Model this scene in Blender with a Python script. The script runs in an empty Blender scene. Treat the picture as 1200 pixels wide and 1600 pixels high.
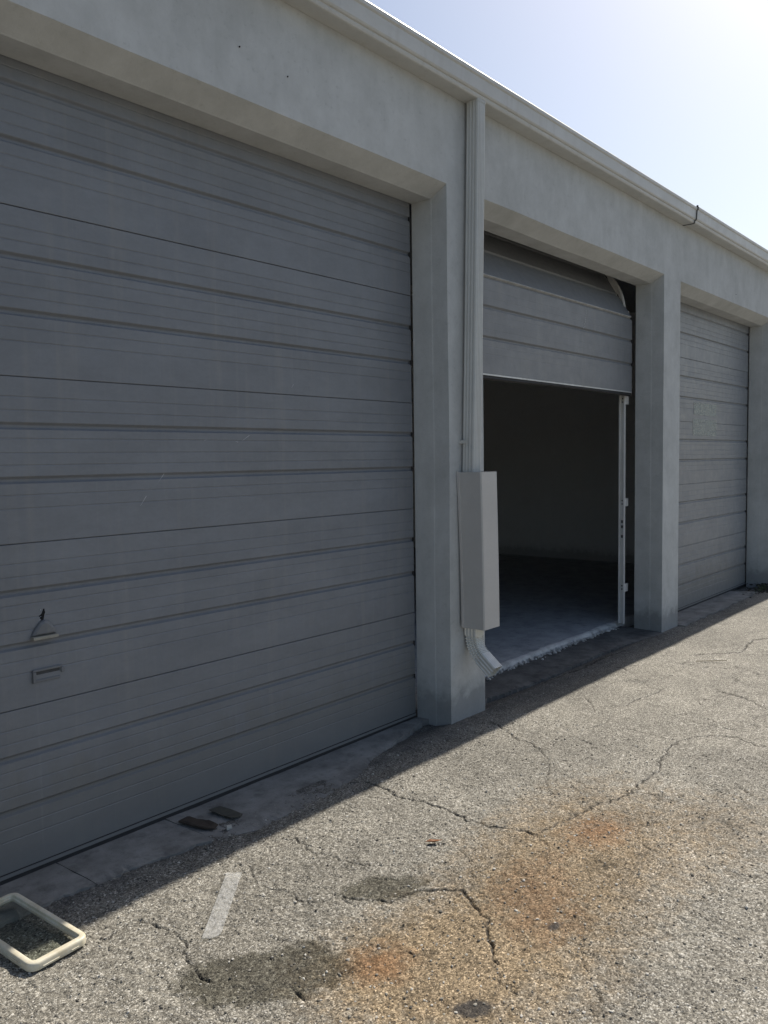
import bpy, bmesh, math, random
import numpy as np
from mathutils import Vector, Matrix

random.seed(7); RNG = np.random.default_rng(11)
scene = bpy.context.scene
C = scene.collection

# ------------------------------------------------------------------ camera
cam_d = bpy.data.cameras.new('camera')
cam = bpy.data.objects.new('camera', cam_d); C.objects.link(cam)
F_ = Vector((0.7618671, 0.64451297, -0.06451018)).normalized()
U_ = Vector((0.05848174, 0.03074246, 0.99781501))
R_ = F_.cross(U_).normalized(); U_ = R_.cross(F_)
cam.matrix_world = Matrix(((R_.x, U_.x, -F_.x, 0), (R_.y, U_.y, -F_.y, 0), (R_.z, U_.z, -F_.z, 1.5106), (0, 0, 0, 1)))
cam_d.sensor_fit = 'HORIZONTAL'; cam_d.sensor_width = 36.0
cam_d.lens = 1290.0 / 1200.0 * 36.0
cam_d.clip_start = 0.05; cam_d.clip_end = 6000
scene.camera = cam

# ------------------------------------------------------------------ sky, sun, exposure
SUN = Vector((math.cos(math.radians(47)), 0.030, math.sin(math.radians(47)))).normalized()
world = bpy.data.worlds.new('World'); scene.world = world; world.use_nodes = True
wn = world.node_tree.nodes; wl = world.node_tree.links
bg = wn['Background']; sky = wn.new('ShaderNodeTexSky')
sky.sky_type = 'NISHITA'; sky.sun_disc = False
sky.sun_elevation = math.asin(SUN.z)
sky.sun_rotation = math.atan2(SUN.x, SUN.y)
sky.altitude = 0; sky.air_density = 1.0; sky.dust_density = 1.6; sky.ozone_density = 0.0
wl.new(sky.outputs['Color'], bg.inputs['Color']); bg.inputs['Strength'].default_value = 0.10
sun_d = bpy.data.lights.new('sun', 'SUN'); sun_d.energy = 4.8; sun_d.angle = math.radians(0.53); sun_d.color = (1.0, 0.93, 0.82)
sun = bpy.data.objects.new('sun', sun_d); C.objects.link(sun)
sun.rotation_euler = SUN.to_track_quat('Z', 'Y').to_euler(); sun.location = (20, 3, 30)
vs = scene.view_settings
vs.view_transform = 'Standard'; vs.look = 'None'; vs.gamma = 1.0; vs.use_curve_mapping = False
vs.exposure = 0.35
scene.cycles.max_bounces = 14; scene.cycles.diffuse_bounces = 10
scene.cycles.sample_clamp_indirect = 8.0
scene.cycles.use_denoising = True

# ------------------------------------------------------------------ measured layout (metres; the camera stands over x = y = 0)
YF, YD = 2.719, 2.964          # front of wall, inner face of wall / plane of the doors
X0, X1, X2, X3, X4, X5, X6 = 1.036, 3.786, 4.137, 6.885, 7.253, 10.046, 10.41
ZL, ZLB = 3.016, 2.955         # lintel edge at the front and further in
ZG = 3.50                      # underside of gutter

# ------------------------------------------------------------------ node helpers
class N:
    def __init__(s, name):
        s.m = bpy.data.materials.new(name); s.m.use_nodes = True
        s.t = s.m.node_tree; s.b = s.t.nodes['Principled BSDF']; s.out = s.t.nodes['Material Output']
    def n(s, typ, **kw):
        nd = s.t.nodes.new('ShaderNode' + typ)
        for k, v in kw.items():
            if k in nd.inputs.keys(): s.set(nd.inputs[k], v)
            else: setattr(nd, k, v)
        return nd
    def set(s, sock, v):
        if isinstance(v, bpy.types.NodeSocket): s.t.links.new(v, sock)
        else: sock.default_value = v
    def pos(s): return s.n('NewGeometry').outputs['Position']
    def scale(s, v, sc):
        nd = s.n('VectorMath', operation='MULTIPLY'); s.set(nd.inputs[0], v); nd.inputs[1].default_value = sc; return nd.outputs[0]
    def noise(s, v, sc, det=4, rough=.6):
        return s.n('TexNoise', Vector=v, Scale=sc, Detail=det, Roughness=rough).outputs[0]
    def vor(s, v, sc, out='Distance', rnd=1.0):
        return s.n('TexVoronoi', Vector=v, Scale=sc, Randomness=rnd).outputs[out]
    def ramp(s, f, stops, interp='LINEAR'):
        nd = s.n('ValToRGB'); s.set(nd.inputs[0], f); cr = nd.color_ramp; cr.interpolation = interp
        while len(cr.elements) < len(stops): cr.elements.new(0.5)
        for e, (p, c) in zip(cr.elements, stops):
            e.position = p; e.color = (c, c, c, 1) if not hasattr(c, '__len__') else (*c, 1)
        return nd.outputs[0]
    def mix(s, f, a, b, blend='MIX'):
        nd = s.n('Mix', data_type='RGBA', blend_type=blend)
        for sk, v in ((nd.inputs['Factor'], f), (nd.inputs[6], a), (nd.inputs[7], b)):
            if isinstance(v, tuple) and len(v) == 3: v = (*v, 1)
            s.set(sk, v)
        return nd.outputs[2]
    def math(s, op, a, b=0.0, clamp=False):
        nd = s.n('Math', operation=op, use_clamp=clamp); s.set(nd.inputs[0], a); s.set(nd.inputs[1], b); return nd.outputs[0]
    def attr(s, name): return s.n('Attribute', attribute_name=name).outputs['Fac']
    def sep(s, c, ch): return s.n('SeparateColor', Color=c).outputs[ch]
    def bump(s, h, strength, dist, normal=None):
        nd = s.n('Bump', Height=h, Strength=strength, Distance=dist)
        if normal is not None: s.set(nd.inputs['Normal'], normal)
        return nd.outputs[0]
    def done(s, color=None, rough=.6, normal=None, metal=0, spec=.5):
        if color is not None: s.set(s.b.inputs['Base Color'], (*color, 1) if isinstance(color, tuple) and len(color) == 3 else color)
        s.set(s.b.inputs['Roughness'], rough); s.b.inputs['Metallic'].default_value = metal
        s.b.inputs['Specular IOR Level'].default_value = spec
        if normal is not None: s.set(s.b.inputs['Normal'], normal)
        return s.m

def stucco(name, c1, c2, rag=.5):
    k = N(name); p = k.pos()
    big = k.noise(p, 1.7, 5, .65); streak = k.noise(k.scale(p, (11, 11, 3.2)), 1.0, 6, .7)
    a = k.ramp(big, [(.35, 0), (.65, 1)]); b = k.ramp(streak, [(.36, 0), (.66, 1)])
    c_ = k.ramp(k.noise(p, 6.5, 6, .7), [(.33, 0), (.67, 1)])
    f = k.math('ADD', k.math('ADD', k.math('MULTIPLY', a, .38), k.math('MULTIPLY', b, .22)), k.math('MULTIPLY', c_, .40))
    col = k.mix(f, c1, c2)
    sp = k.ramp(k.noise(p, 38, 3, .7), [(.27, .8), (.40, 1), (1, 1.03)])
    col = k.mix(.6, col, sp, 'MULTIPLY')
    # splashed dirt just above the ground
    z = k.n('SeparateXYZ', Vector=p).outputs[2]
    d = k.math('ADD', z, k.math('MULTIPLY', k.noise(p, 14, 4), -.22))
    dirt = k.ramp(d, [(0.0, .62), (.07, .9), (.16, 1)])
    col = k.mix(1.0, col, dirt, 'MULTIPLY')
    h = k.math('ADD', k.math('MULTIPLY', k.noise(p, 120, 3, .7), .5), k.math('MULTIPLY', k.noise(p, 22, 4, .6), .9))
    return k.done(col, .88, k.bump(h, rag, .004), spec=.25)

def paint(name, c, rough=.45, var=.12, dirt=None, bumpy=.08, metal=0, grime=False):
    k = N(name); p = k.pos()
    v = k.ramp(k.noise(k.scale(p, (1.2, 3, 3)), 2.2, 5, .65), [(.3, 1 - var), (.7, 1 + var * .5)])
    col = k.mix(1.0, c, v, 'MULTIPLY')
    fine = k.ramp(k.noise(k.scale(p, (30, 60, 60)), 1.4, 4, .7), [(.3, 1 - var * .6), (.6, 1.0)])
    col = k.mix(.8, col, fine, 'MULTIPLY')
    if dirt is not None:
        st = k.noise(k.scale(p, (16, 16, .9)), 1.0, 5, .65)
        col = k.mix(k.ramp(st, [(.52, 0), (.78, .5)]), col, dirt)
    if grime:
        z = k.n('SeparateXYZ', Vector=p).outputs[2]
        g_ = k.math('ADD', z, k.math('MULTIPLY', k.noise(k.scale(p, (6, 6, 2)), 1.5, 5, .7), -.5))
        col = k.mix(k.ramp(g_, [(-.15, .55), (.12, .22), (.5, 0)]), col, (.17, .165, .15))
        run = k.noise(k.scale(p, (34, 34, .8)), 1.0, 4, .7)
        col = k.mix(k.ramp(run, [(.60, 0), (.82, .28)]), col, (.31, .31, .30))
    h = k.math('ADD', k.noise(p, 9, 3, .6), k.math('MULTIPLY', k.noise(p, 2.2, 2, .5), 2.0)) if grime else k.noise(p, 9, 3, .6)
    r = k.ramp(k.noise(p, 14, 4, .65), [(.3, rough - .07), (.7, rough + .12)])
    return k.done(col, r, k.bump(h, bumpy, .02), metal=metal, spec=.4)

def plain(name, c, rough=.7, metal=0, spec=.4):
    k = N(name); p = k.pos()
    v = k.ramp(k.noise(p, 26, 4, .65), [(.3, .75), (.7, 1.12)])
    return k.done(k.mix(1.0, c, v, 'MULTIPLY'), rough, None, metal, spec)

def concrete(name, c1, c2):
    k = N(name); p = k.pos()
    f = k.ramp(k.noise(p, 5.5, 6, .68), [(.34, 0), (.66, 1)])
    col = k.mix(f, c1, c2)
    pit = k.ramp(k.vor(p, 90), [(.08, .45), (.2, 1)])
    pf = k.ramp(k.noise(p, 9, 3), [(.45, 0), (.6, .8)])
    col = k.mix(pf, col, k.mix(1.0, col, pit, 'MULTIPLY'))
    st = k.ramp(k.noise(p, 17, 5, .7), [(.3, .6), (.5, 1)])
    col = k.mix(.8, col, st, 'MULTIPLY')
    h = k.math('ADD', k.noise(p, 160, 3, .7), k.noise(p, 30, 4, .6))
    return k.done(col, .9, k.bump(h, .45, .004), spec=.2)

def asphalt_mat():
    k = N('asphalt'); p = k.pos()
    w = k.n('VectorMath', operation='ADD'); k.set(w.inputs[0], p)
    k.set(w.inputs[1], k.scale(k.n('TexNoise', Vector=p, Scale=60.0, Detail=2).outputs[1], (.006, .006, .006)))
    q = w.outputs[0]
    r1 = k.sep(k.vor(q, 208, 'Color'), 0); r2 = k.sep(k.vor(q, 104, 'Color'), 1); d2 = k.vor(q, 104)
    base = k.ramp(r1, [(0, (.070, .065, .055)), (.30, (.155, .144, .121)), (.62, (.215, .201, .170)), (.84, (.305, .288, .248)), (1, (.47, .45, .40))])
    chip = k.math('MULTIPLY', k.ramp(r2, [(.86, 0), (.9, 1)]), k.ramp(d2, [(.30, 1), (.42, 0)]))
    cc = k.ramp(k.sep(k.vor(q, 104, 'Color'), 2), [(0, (.34, .31, .26)), (.6, (.48, .46, .41)), (1, (.72, .70, .65))])
    col = k.mix(chip, base, cc)
    pit = k.math('MULTIPLY', k.ramp(r2, [(.10, 1), (.15, 0)]), k.ramp(d2, [(.25, .9), (.42, 0)]))
    col = k.mix(pit, col, (.022, .021, .02))  # near-black spots put the small shadows of pits into the colour
    big = k.ramp(k.noise(p, 1.15, 6, .66), [(.28, .72), (.5, 1.0), (.72, 1.22)])
    col = k.mix(1.0, col, big, 'MULTIPLY')
    mid = k.ramp(k.noise(p, 7.0, 5, .65), [(.28, .70), (.5, 1.0), (.7, 1.14)])
    col = k.mix(1.0, col, mid, 'MULTIPLY')
    n1 = k.noise(p, 16, 5, .7); n2 = k.noise(p, 45, 3, .7)
    rag = k.math('ADD', k.math('MULTIPLY', n1, .7), k.math('MULTIPLY', n2, .3))
    def blotch(name, gain, lo, hi):
        a = k.attr(name); f = k.math('ADD', k.math('MULTIPLY', a, gain), k.math('MULTIPLY', k.math('SUBTRACT', rag, .5), 1.9))
        return k.ramp(k.math('MULTIPLY', f, k.math('MULTIPLY', a, 4.0, True)), [(lo, 0), (hi, 1)])
    col = k.mix(k.math('MULTIPLY', blotch('brown', 1.0, .10, .85), .85), col, k.mix(1.0, col, (.92, .71, .47), 'MULTIPLY'))
    col = k.mix(k.math('MULTIPLY', blotch('rust', 1.0, .12, 1.05), .72), col, k.mix(.25, k.mix(1.0, col, (.95, .58, .32), 'MULTIPLY'), (.18, .09, .04)))
    col = k.mix(k.math('MULTIPLY', blotch('oil', 1.0, .20, .52), .86), col, k.mix(1.0, col, (.30, .295, .25), 'MULTIPLY'))
    col = k.mix(k.math('MULTIPLY', blotch('tar', 1.0, .2, .6), .85), col, (.018, .018, .02))
    col = k.mix(k.math('MULTIPLY', k.attr('silt_shade'), k.ramp(n1, [(.3, .3), (.6, .9)])), col, (.060, .060, .062))
    col = k.mix(k.attr('crack'), col, (.02, .019, .018))
    h = k.math('SUBTRACT', k.math('MULTIPLY', r1, .6), k.math('MULTIPLY', k.vor(q, 208), .8))
    nrm = k.bump(h, .6, .005, k.bump(k.noise(p, 320, 2, .6), .35, .003))
    return k.done(col, k.ramp(r1, [(0, .9), (1, .62)]), nrm, spec=.28)

M = {}
M['stucco'] = stucco('grey_stucco', (.385, .395, .39), (.55, .563, .562))
M['inner'] = stucco('inner_wall_paint', (.80, .795, .785), (.87, .87, .86), .3)
M['ceiling'] = plain('ceiling_board', (.62, .60, .57), .9)
M['door'] = paint('grey_door_paint', (.192, .205, .226), .46, .13, (.245, .243, .235), .12, grime=True)
M['door3'] = paint('grey_door_paint_far', (.22, .235, .255), .46, .10, (.27, .27, .265), .12, grime=True)
M['door2'] = paint('grey_door_paint_open', (.205, .214, .228), .48, .10, (.25, .25, .24), .12, grime=True)
M['gutter'] = paint('gutter_paint', (.50, .505, .49), .42, .08, (.36, .35, .32), .05)
M['spout'] = paint('downspout_paint', (.55, .555, .535), .42, .08, (.34, .33, .30), .05)
M['elbow'] = paint('bare_elbow', (.66, .66, .63), .34, .12, (.30, .28, .24), .04, .25)
M['guard'] = paint('guard_paint', (.475, .465, .45), .5, .06, None, .05)
M['steel'] = paint('galvanised_steel', (.55, .56, .56), .45, .15, (.3, .29, .27), .03, .35)
M['pale'] = plain('lit_edge_tone', (.48, .48, .475), .55)  # bounced light on the gaping door edge, painted as a pale tone
M['track'] = paint('pale_track_steel', (.80, .80, .79), .4, .10, (.45, .44, .42), .03, .1)
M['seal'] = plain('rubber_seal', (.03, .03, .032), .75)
M['sealant'] = plain('dark_sealant', (.045, .05, .055), .7)
M['dark'] = plain('dark_hole', (.008, .008, .009), .9)
M['recess'] = plain('recess_shade_tone', (.055, .06, .068), .6)  # dark tone stands for the shade inside the pull slot
M['scuff'] = plain('bare_scuff', (.52, .53, .55), .7)
M['lock'] = paint('lock_plate_paint', (.16, .168, .18), .5, .15, (.24, .23, .19))
M['ledge'] = plain('pale_lip', (.30, .29, .25), .6)  # lip toned paler than the latch plate
M['concrete'] = concrete('concrete_apron', (.17, .165, .155), (.29, .285, .27))
M['slab'] = concrete('concrete_floor', (.28, .29, .305), (.40, .41, .42))
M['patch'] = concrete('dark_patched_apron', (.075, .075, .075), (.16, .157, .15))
M['rubble'] = concrete('broken_slab_edge', (.40, .40, .395), (.60, .595, .58))
M['roof'] = plain('roof_metal', (.25, .25, .25), .6)
M['asphalt'] = asphalt_mat()
M['wood'] = plain('weathered_wood', (.055, .042, .032), .85)
M['shingle'] = plain('flat_dark_scrap', (.075, .072, .058), .85)
M['leaf'] = plain('dry_leaf', (.27, .12, .05), .7)
M['twig'] = plain('pale_twig', (.40, .34, .24), .8)
M['stone'] = plain('pale_stone', (.5, .48, .43), .8)
M['soil'] = plain('dark_soil', (.045, .042, .035), .95)
M['weed'] = plain('weed_green', (.055, .075, .03), .7)
def frame_mat():
    k = N('cream_plastic'); p = k.pos()
    v = k.ramp(k.noise(p, 14, 5, .7), [(.3, (.50, .44, .31)), (.55, (.66, .61, .48)), (.75, (.72, .68, .57))])
    k.b.inputs['Subsurface Weight'].default_value = .15; k.b.inputs['Subsurface Radius'].default_value = (.01, .008, .005)
    return k.done(v, .38, k.bump(k.noise(p, 60, 2), .05, .003))
M['frame'] = frame_mat()
def pane_mat():
    k = N('smoked_pane'); tr = k.n('BsdfTransparent'); tr.inputs[0].default_value = (.90, .92, .90, 1)
    gl = k.n('BsdfGlossy'); gl.inputs['Roughness'].default_value = .3; gl.inputs[0].default_value = (.5, .5, .5, 1)
    mx = k.n('MixShader'); mx.inputs[0].default_value = .04
    k.t.links.new(tr.outputs[0], mx.inputs[1]); k.t.links.new(gl.outputs[0], mx.inputs[2]); k.t.links.new(mx.outputs[0], k.out.inputs[0]); return k.m
M['pane'] = pane_mat()
def strip_mat():
    k = N('clear_plastic'); p = k.pos()
    tr = k.n('BsdfTransparent'); tr.inputs[0].default_value = (.93, .93, .92, 1)
    pr = k.b; pr.inputs['Base Color'].default_value = (.85, .85, .84, 1); pr.inputs['Roughness'].default_value = .22
    k.set(pr.inputs['Normal'], k.bump(k.vor(p, 130), .6, .004))
    mx = k.n('MixShader'); k.set(mx.inputs[0], k.ramp(k.noise(p, 75, 3, .7), [(.35, .08), (.7, .32)]))
    k.t.links.new(tr.outputs[0], mx.inputs[1]); k.t.links.new(pr.outputs[0], mx.inputs[2]); k.t.links.new(mx.outputs[0], k.out.inputs[0]); return k.m
M['strip'] = strip_mat()
def notice_mat(name, a0, a1):
    k = N(name); p = k.pos()
    tr = k.n('BsdfTransparent'); pr = k.b
    pr.inputs['Base Color'].default_value = (.50, .54, .50, 1); pr.inputs['Roughness'].default_value = .6
    mx = k.n('MixShader'); k.set(mx.inputs[0], k.ramp(k.noise(k.scale(p, (8, 8, 22)), 1.0, 5, .7), [(.35, a0), (.65, a1)]))
    k.t.links.new(tr.outputs[0], mx.inputs[1]); k.t.links.new(pr.outputs[0], mx.inputs[2]); k.t.links.new(mx.outputs[0], k.out.inputs[0]); return k.m
M['notice'] = notice_mat('faded_notice', .18, .50)

# ------------------------------------------------------------------ mesh helpers
def mesh_obj(name, verts, faces, mat, parent=None, smooth=False, loc=None):
    me = bpy.data.meshes.new(name); me.from_pydata([tuple(v) for v in verts], [], faces); me.update()
    o = bpy.data.objects.new(name, me); C.objects.link(o)
    if mat is not None: me.materials.append(mat)
    if smooth: me.polygons.foreach_set('use_smooth', [True] * len(me.polygons))
    if parent is not None: o.parent = parent
    if loc is not None: o.location = loc
    return o
def tag(o, label=None, cat=None, group=None, kind=None):
    if label: o['label'] = label
    if cat: o['category'] = cat
    if group: o['group'] = group
    if kind: o['kind'] = kind
    return o
def empty(name, loc=(0, 0, 0)):
    o = bpy.data.objects.new(name, None); o.empty_display_size = .1; C.objects.link(o); o.location = loc; return o
class MB:
    def __init__(s): s.v = []; s.f = []
    def box(s, a, b):
        i = len(s.v); (x0, y0, z0), (x1, y1, z1) = a, b
        s.v += [(x0, y0, z0), (x1, y0, z0), (x1, y1, z0), (x0, y1, z0), (x0, y0, z1), (x1, y0, z1), (x1, y1, z1), (x0, y1, z1)]
        s.f += [(i, i+3, i+2, i+1), (i+4, i+5, i+6, i+7), (i, i+1, i+5, i+4), (i+1, i+2, i+6, i+5), (i+2, i+3, i+7, i+6), (i+3, i, i+4, i+7)]
        return s
    def loft(s, rings, closed=True, caps=True):
        n = len(rings[0]); i0 = len(s.v)
        for r in rings: s.v += [tuple(p) for p in r]
        for k in range(len(rings) - 1):
            for j in range(n if closed else n - 1):
                a = i0 + k*n + j; b = i0 + k*n + (j+1) % n
                s.f.append((a, b, b+n, a+n))
        if caps:
            s.f.append(tuple(i0 + j for j in reversed(range(n)))); s.f.append(tuple(i0 + (len(rings)-1)*n + j for j in range(n)))
        return s
    def build(s, name, mat, parent=None, smooth=False, loc=None, bevel=0, fix=True):
        o = mesh_obj(name, s.v, s.f, mat, parent, smooth, loc)
        if fix:
            bm = bmesh.new(); bm.from_mesh(o.data); bmesh.ops.recalc_face_normals(bm, faces=bm.faces); bm.to_mesh(o.data); bm.free()
        if bevel:
            m = o.modifiers.new('bevel', 'BEVEL'); m.width = bevel; m.segments = 2; m.limit_method = 'ANGLE'
        return o
def smooth_noise(x, y, seed, sc):
    r = np.random.default_rng(seed); t = 0
    for i in range(7):
        a = r.uniform(0, 6.28); f = sc * r.uniform(.6, 1.7); t = t + np.sin((x*np.cos(a) + y*np.sin(a)) * f + r.uniform(0, 6.28))
    return t / 4.0

# ================================================================== STRUCTURE
# ------------------------------------------------------------------ asphalt yard: one sheet to the horizon, fine where the camera stands
def axis(parts, lo, hi):
    a = [parts[0][0]]
    for (s, e, d) in parts:
        a += list(np.linspace(s, e, max(2, int(round((e - s) / d)) + 1))[1:])
    d = parts[-1][2]; x = a[-1]
    while x < hi: d *= 1.22; x += d; a.append(x)
    b = []; d = parts[0][2]; x = a[0]
    while x > lo: d *= 1.22; x -= d; b.append(x)
    return np.array(b[::-1] + a)
gx = axis([(.92, 3.3, .0042), (3.3, 5.2, .0075), (5.2, 9.5, .016)], -2500, 2500)
gy = axis([(.55, 2.70, .0042), (2.70, 3.0, .012)], -2500, 2500)
GX, GY = np.meshgrid(gx, gy); PX, PY = GX.ravel().copy(), GY.ravel().copy()
near = np.clip((6.0 - np.hypot(PX, PY)) / 3.0, 0, 1); inside = ((PX > .5) & (PX < 12) & (PY > -3) & (PY < 3.2)).astype(float)
nr, nc = GX.shape
def blur(a, n):
    for _ in range(n):
        a = (np.roll(a, 1, 0) + a * 2 + np.roll(a, -1, 0)) / 4; a = (np.roll(a, 1, 1) + a * 2 + np.roll(a, -1, 1)) / 4
    return a
w1 = blur(RNG.normal(size=(nr, nc)), 1); w1 /= w1.std(); w2 = blur(RNG.normal(size=(nr, nc)), 8); w2 /= w2.std()
t_ = np.clip((PY - 2.44) / .16, 0, 1); t2_ = np.clip((PY - 2.73) / .10, 0, 1); zb = -.018 * t_ * t_ * (3 - 2 * t_) - .03 * t2_
Z = zb + inside * (.004 * smooth_noise(PX, PY, 3, 2.2) * (1 - t_ * .8) + .002 * smooth_noise(PX, PY, 4, 9.0))
Z += near * (.0009 * w1.ravel() + .0011 * w2.ravel())
CRACKS = [
 ([(2.799,2.631),(2.844,2.548),(2.813,2.403),(2.786,2.287),(2.807,2.159),(2.809,2.04),(2.773,1.932),(2.781,1.835),(2.822,1.717),(2.844,1.624),(2.929,1.619),(3.066,1.592),(3.176,1.574),(3.264,1.569),(3.312,1.53),(3.399,1.519),(3.535,1.497),(3.577,1.527),(3.704,1.515),(3.795,1.502),(3.937,1.553),(4.117,1.587),(4.267,1.583),(4.438,1.495),(4.498,1.368),(4.422,1.227),(4.458,1.104)],1.0),
 ([(2.844,1.624),(2.807,1.591),(2.776,1.534)],.7),([(3.264,1.817),(3.251,1.729),(3.245,1.648),(3.264,1.569)],.6),
 ([(2.009,1.914),(2.025,1.854),(2.078,1.755),(2.148,1.74),(2.209,1.718),(2.255,1.668),(2.299,1.612),(2.261,1.546),(2.213,1.485),(2.184,1.431),(2.108,1.382),(2.049,1.323),(1.996,1.287)],1.1),
 ([(2.299,1.612),(2.353,1.6),(2.444,1.67)],.7),([(2.212,2.403),(2.169,2.197),(2.192,2.135),(2.201,2.044),(2.25,1.959)],.7),
 ([(1.95,2.351),(1.905,2.255),(1.873,2.208)],.6),([(1.913,2.068),(1.893,1.993),(1.928,1.942)],.8),
 ([(1.474,2.357),(1.495,2.289),(1.508,2.226),(1.501,2.165),(1.498,2.114),(1.442,2.034),(1.431,1.973),(1.413,1.913),(1.422,1.842)],.8),
 ([(1.558,1.688),(1.54,1.63),(1.531,1.575),(1.494,1.538)],.8),([(1.831,1.755),(1.862,1.688),(1.857,1.597)],.6),([(1.896,1.539),(1.913,1.491),(1.944,1.453)],.7),
 ([(4.564,2.179),(4.674,2.058),(4.816,2.067),(4.968,2.028),(5.117,2.021)],1.0),([(4.277,1.946),(4.27,1.832),(4.26,1.709)],.7),
 ([(3.974,2.582),(3.898,2.473),(3.769,2.275),(3.751,2.167),(3.598,1.988)],1.0),([(2.599,1.641),(2.696,1.652)],.6),
 ([(2.569,1.431),(2.581,1.373),(2.577,1.306)],.5),([(3.861,1.177),(3.76,1.083)],.7),([(3.504,1.466),(3.521,1.387),(3.49,1.315)],.6),
 ([(2.168,1.154),(2.226,1.103),(2.265,1.08)],.5),([(2.291,.859),(2.306,.803)],.5),([(2.35,1.85),(2.282,1.783)],.6),
 ([(3.785,1.848),(3.666,1.858),(3.641,1.933)],.5),([(5.315,1.737),(5.268,1.567),(5.091,1.369)],.8),
 ([(2.25,1.959),(2.30,1.90),(2.35,1.85)],.5),([(2.444,1.67),(2.52,1.645),(2.599,1.641)],.5),([(2.696,1.652),(2.77,1.632),(2.844,1.624)],.6),([(1.928,1.942),(1.97,1.93),(2.009,1.914)],.6),([(1.873,2.208),(1.89,2.14),(1.913,2.068)],.5),([(1.857,1.597),(1.87,1.57),(1.896,1.539)],.5),([(1.422,1.842),(1.48,1.77),(1.558,1.688)],.6),([(3.598,1.988),(3.5,1.93),(3.38,1.88),(3.264,1.817)],.55),([(4.26,1.709),(4.255,1.64),(4.267,1.583)],.6),([(1.996,1.287),(1.95,1.24),(1.93,1.16)],.6),([(2.776,1.534),(2.68,1.49),(2.569,1.431)],.5),([(1.30,2.31),(1.38,2.34),(1.474,2.357)],.7),
 ([(4.9,2.75),(5.1,2.74),(5.4,2.71),(5.75,2.73),(6.1,2.70)],1.3),([(6.2,2.2),(6.5,1.95),(7.0,2.0),(7.3,1.8)],.9)]
rh = random.Random(19)
for _ in range(95):                                                # hairlines between the larger cracks
    x, y = rh.uniform(1.3, 6.0), rh.uniform(.7, 2.45); a = rh.uniform(0, 6.28); ln = [(x, y)]
    for _k in range(rh.randint(2, 8)):
        a += rh.gauss(0, .45); x += .06 * math.cos(a); y += .06 * math.sin(a); ln.append((x, min(y, 2.6)))
    CRACKS.append((ln, rh.uniform(.2, .5)))
crack = np.zeros_like(PX); best = np.full(PX.shape, 9.0); CXn = PX.copy(); CYn = PY.copy(); wid = np.zeros_like(PX)
rc = random.Random(5)
for line, wgt in CRACKS:
    pts = [line[0]]
    for (a, b) in zip(line[:-1], line[1:]):                       # ragged polyline
        L = math.hypot(b[0]-a[0], b[1]-a[1]); n = max(1, int(L / .018))
        for i in range(1, n + 1):
            t = i / n; j = .0065 if i < n else 0
            pts.append((a[0] + (b[0]-a[0])*t + rc.gauss(0, j), a[1] + (b[1]-a[1])*t + rc.gauss(0, j)))
    m_ = len(pts) - 1
    for i in range(m_):
        (ax, ay), (bx, by) = pts[i], pts[i+1]
        e = min(1, min(i + 1, m_ - i) / 3.0); wl_ = min(1.1, wgt) * (.5 + .5 * e) * rc.uniform(.65, 1.3)
        i0, i1 = np.searchsorted(gx, min(ax, bx) - .03), np.searchsorted(gx, max(ax, bx) + .03)
        j0, j1 = np.searchsorted(gy, min(ay, by) - .03), np.searchsorted(gy, max(ay, by) + .03)
        idx = (np.arange(j0, j1)[:, None] * nc + np.arange(i0, i1)[None, :]).ravel()
        if not len(idx): continue
        x, y = GX.ravel()[idx], GY.ravel()[idx]; dx, dy = bx-ax, by-ay
        t = np.clip(((x-ax)*dx + (y-ay)*dy) / (dx*dx + dy*dy + 1e-12), 0, 1); qx, qy = ax + t*dx, ay + t*dy
        d = np.hypot(x-qx, y-qy); u = d < best[idx]; k = idx[u]
        best[k] = d[u]; CXn[k] = qx[u]; CYn[k] = qy[u]; wid[k] = wl_
sp = np.where(PX < 3.3, .0042, np.where(PX < 5.2, .0075, .016))
hw = .0026 * wid + .0001
snap = best < .6 * sp
PX[snap] = CXn[snap]; PY[snap] = CYn[snap]
dep = np.where(snap, 1.0, np.clip(1 - (best - hw) / .0028, 0, 1)) * (wid > 0)
Z -= .0085 * dep * np.clip(wid, .15, 1.1)
crack = np.where(snap, 1.0, np.clip(1.0 - (best - hw) / .0024, 0, 1)) * np.clip(wid * .95, 0, .94) * (best < 1)
def blob(cx, cy, rx, ry, ang=0, pw=2.0):
    c, s = math.cos(ang), math.sin(ang); u = ((PX-cx)*c + (PY-cy)*s) / rx; v = (-(PX-cx)*s + (PY-cy)*c) / ry
    return np.exp(-(u*u + v*v) ** (pw / 2))
A45 = math.radians(-40)
oil = np.clip(blob(1.545, 1.77, .23, .115, A45, 3) + .6 * blob(1.66, 1.76, .12, .08) + .5 * blob(1.44, 1.90, .10, .09) + .85 * blob(2.14, 1.83, .16, .085, A45, 3) + .35 * blob(2.75, 1.30, .14, .10), 0, 1)
rust = np.clip(.95 * blob(1.80, 1.56, .11, .10, 0, 2) + .9 * blob(3.03, 1.45, .16, .12, 0, 2) + .55 * blob(2.36, 1.32, .24, .16, .4, 2) + .3 * blob(2.55, 1.5, .3, .12), 0, 1)
brown = np.clip(.95 * blob(2.50, 1.40, .95, .36, math.radians(14), 2.4) + .8 * blob(1.80, 1.50, .30, .26) + .45 * blob(3.3, 1.1, .5, .3), 0, 1)
tar = np.clip(blob(1.80, 1.23, .06, .035, A45, 3) + .8 * blob(2.30, 1.25, .03, .02), 0, 1)
silt_shade = np.clip((PY - 2.55) / .12, 0, 1) * (PX < 12) * .8  # dark strip by the wall: silt, with the building's shadow deepened in colour
me = bpy.data.meshes.new('ground'); nv = nr * nc
me.vertices.add(nv); me.vertices.foreach_set('co', np.column_stack([PX, PY, Z]).astype(np.float32).ravel())
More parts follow.
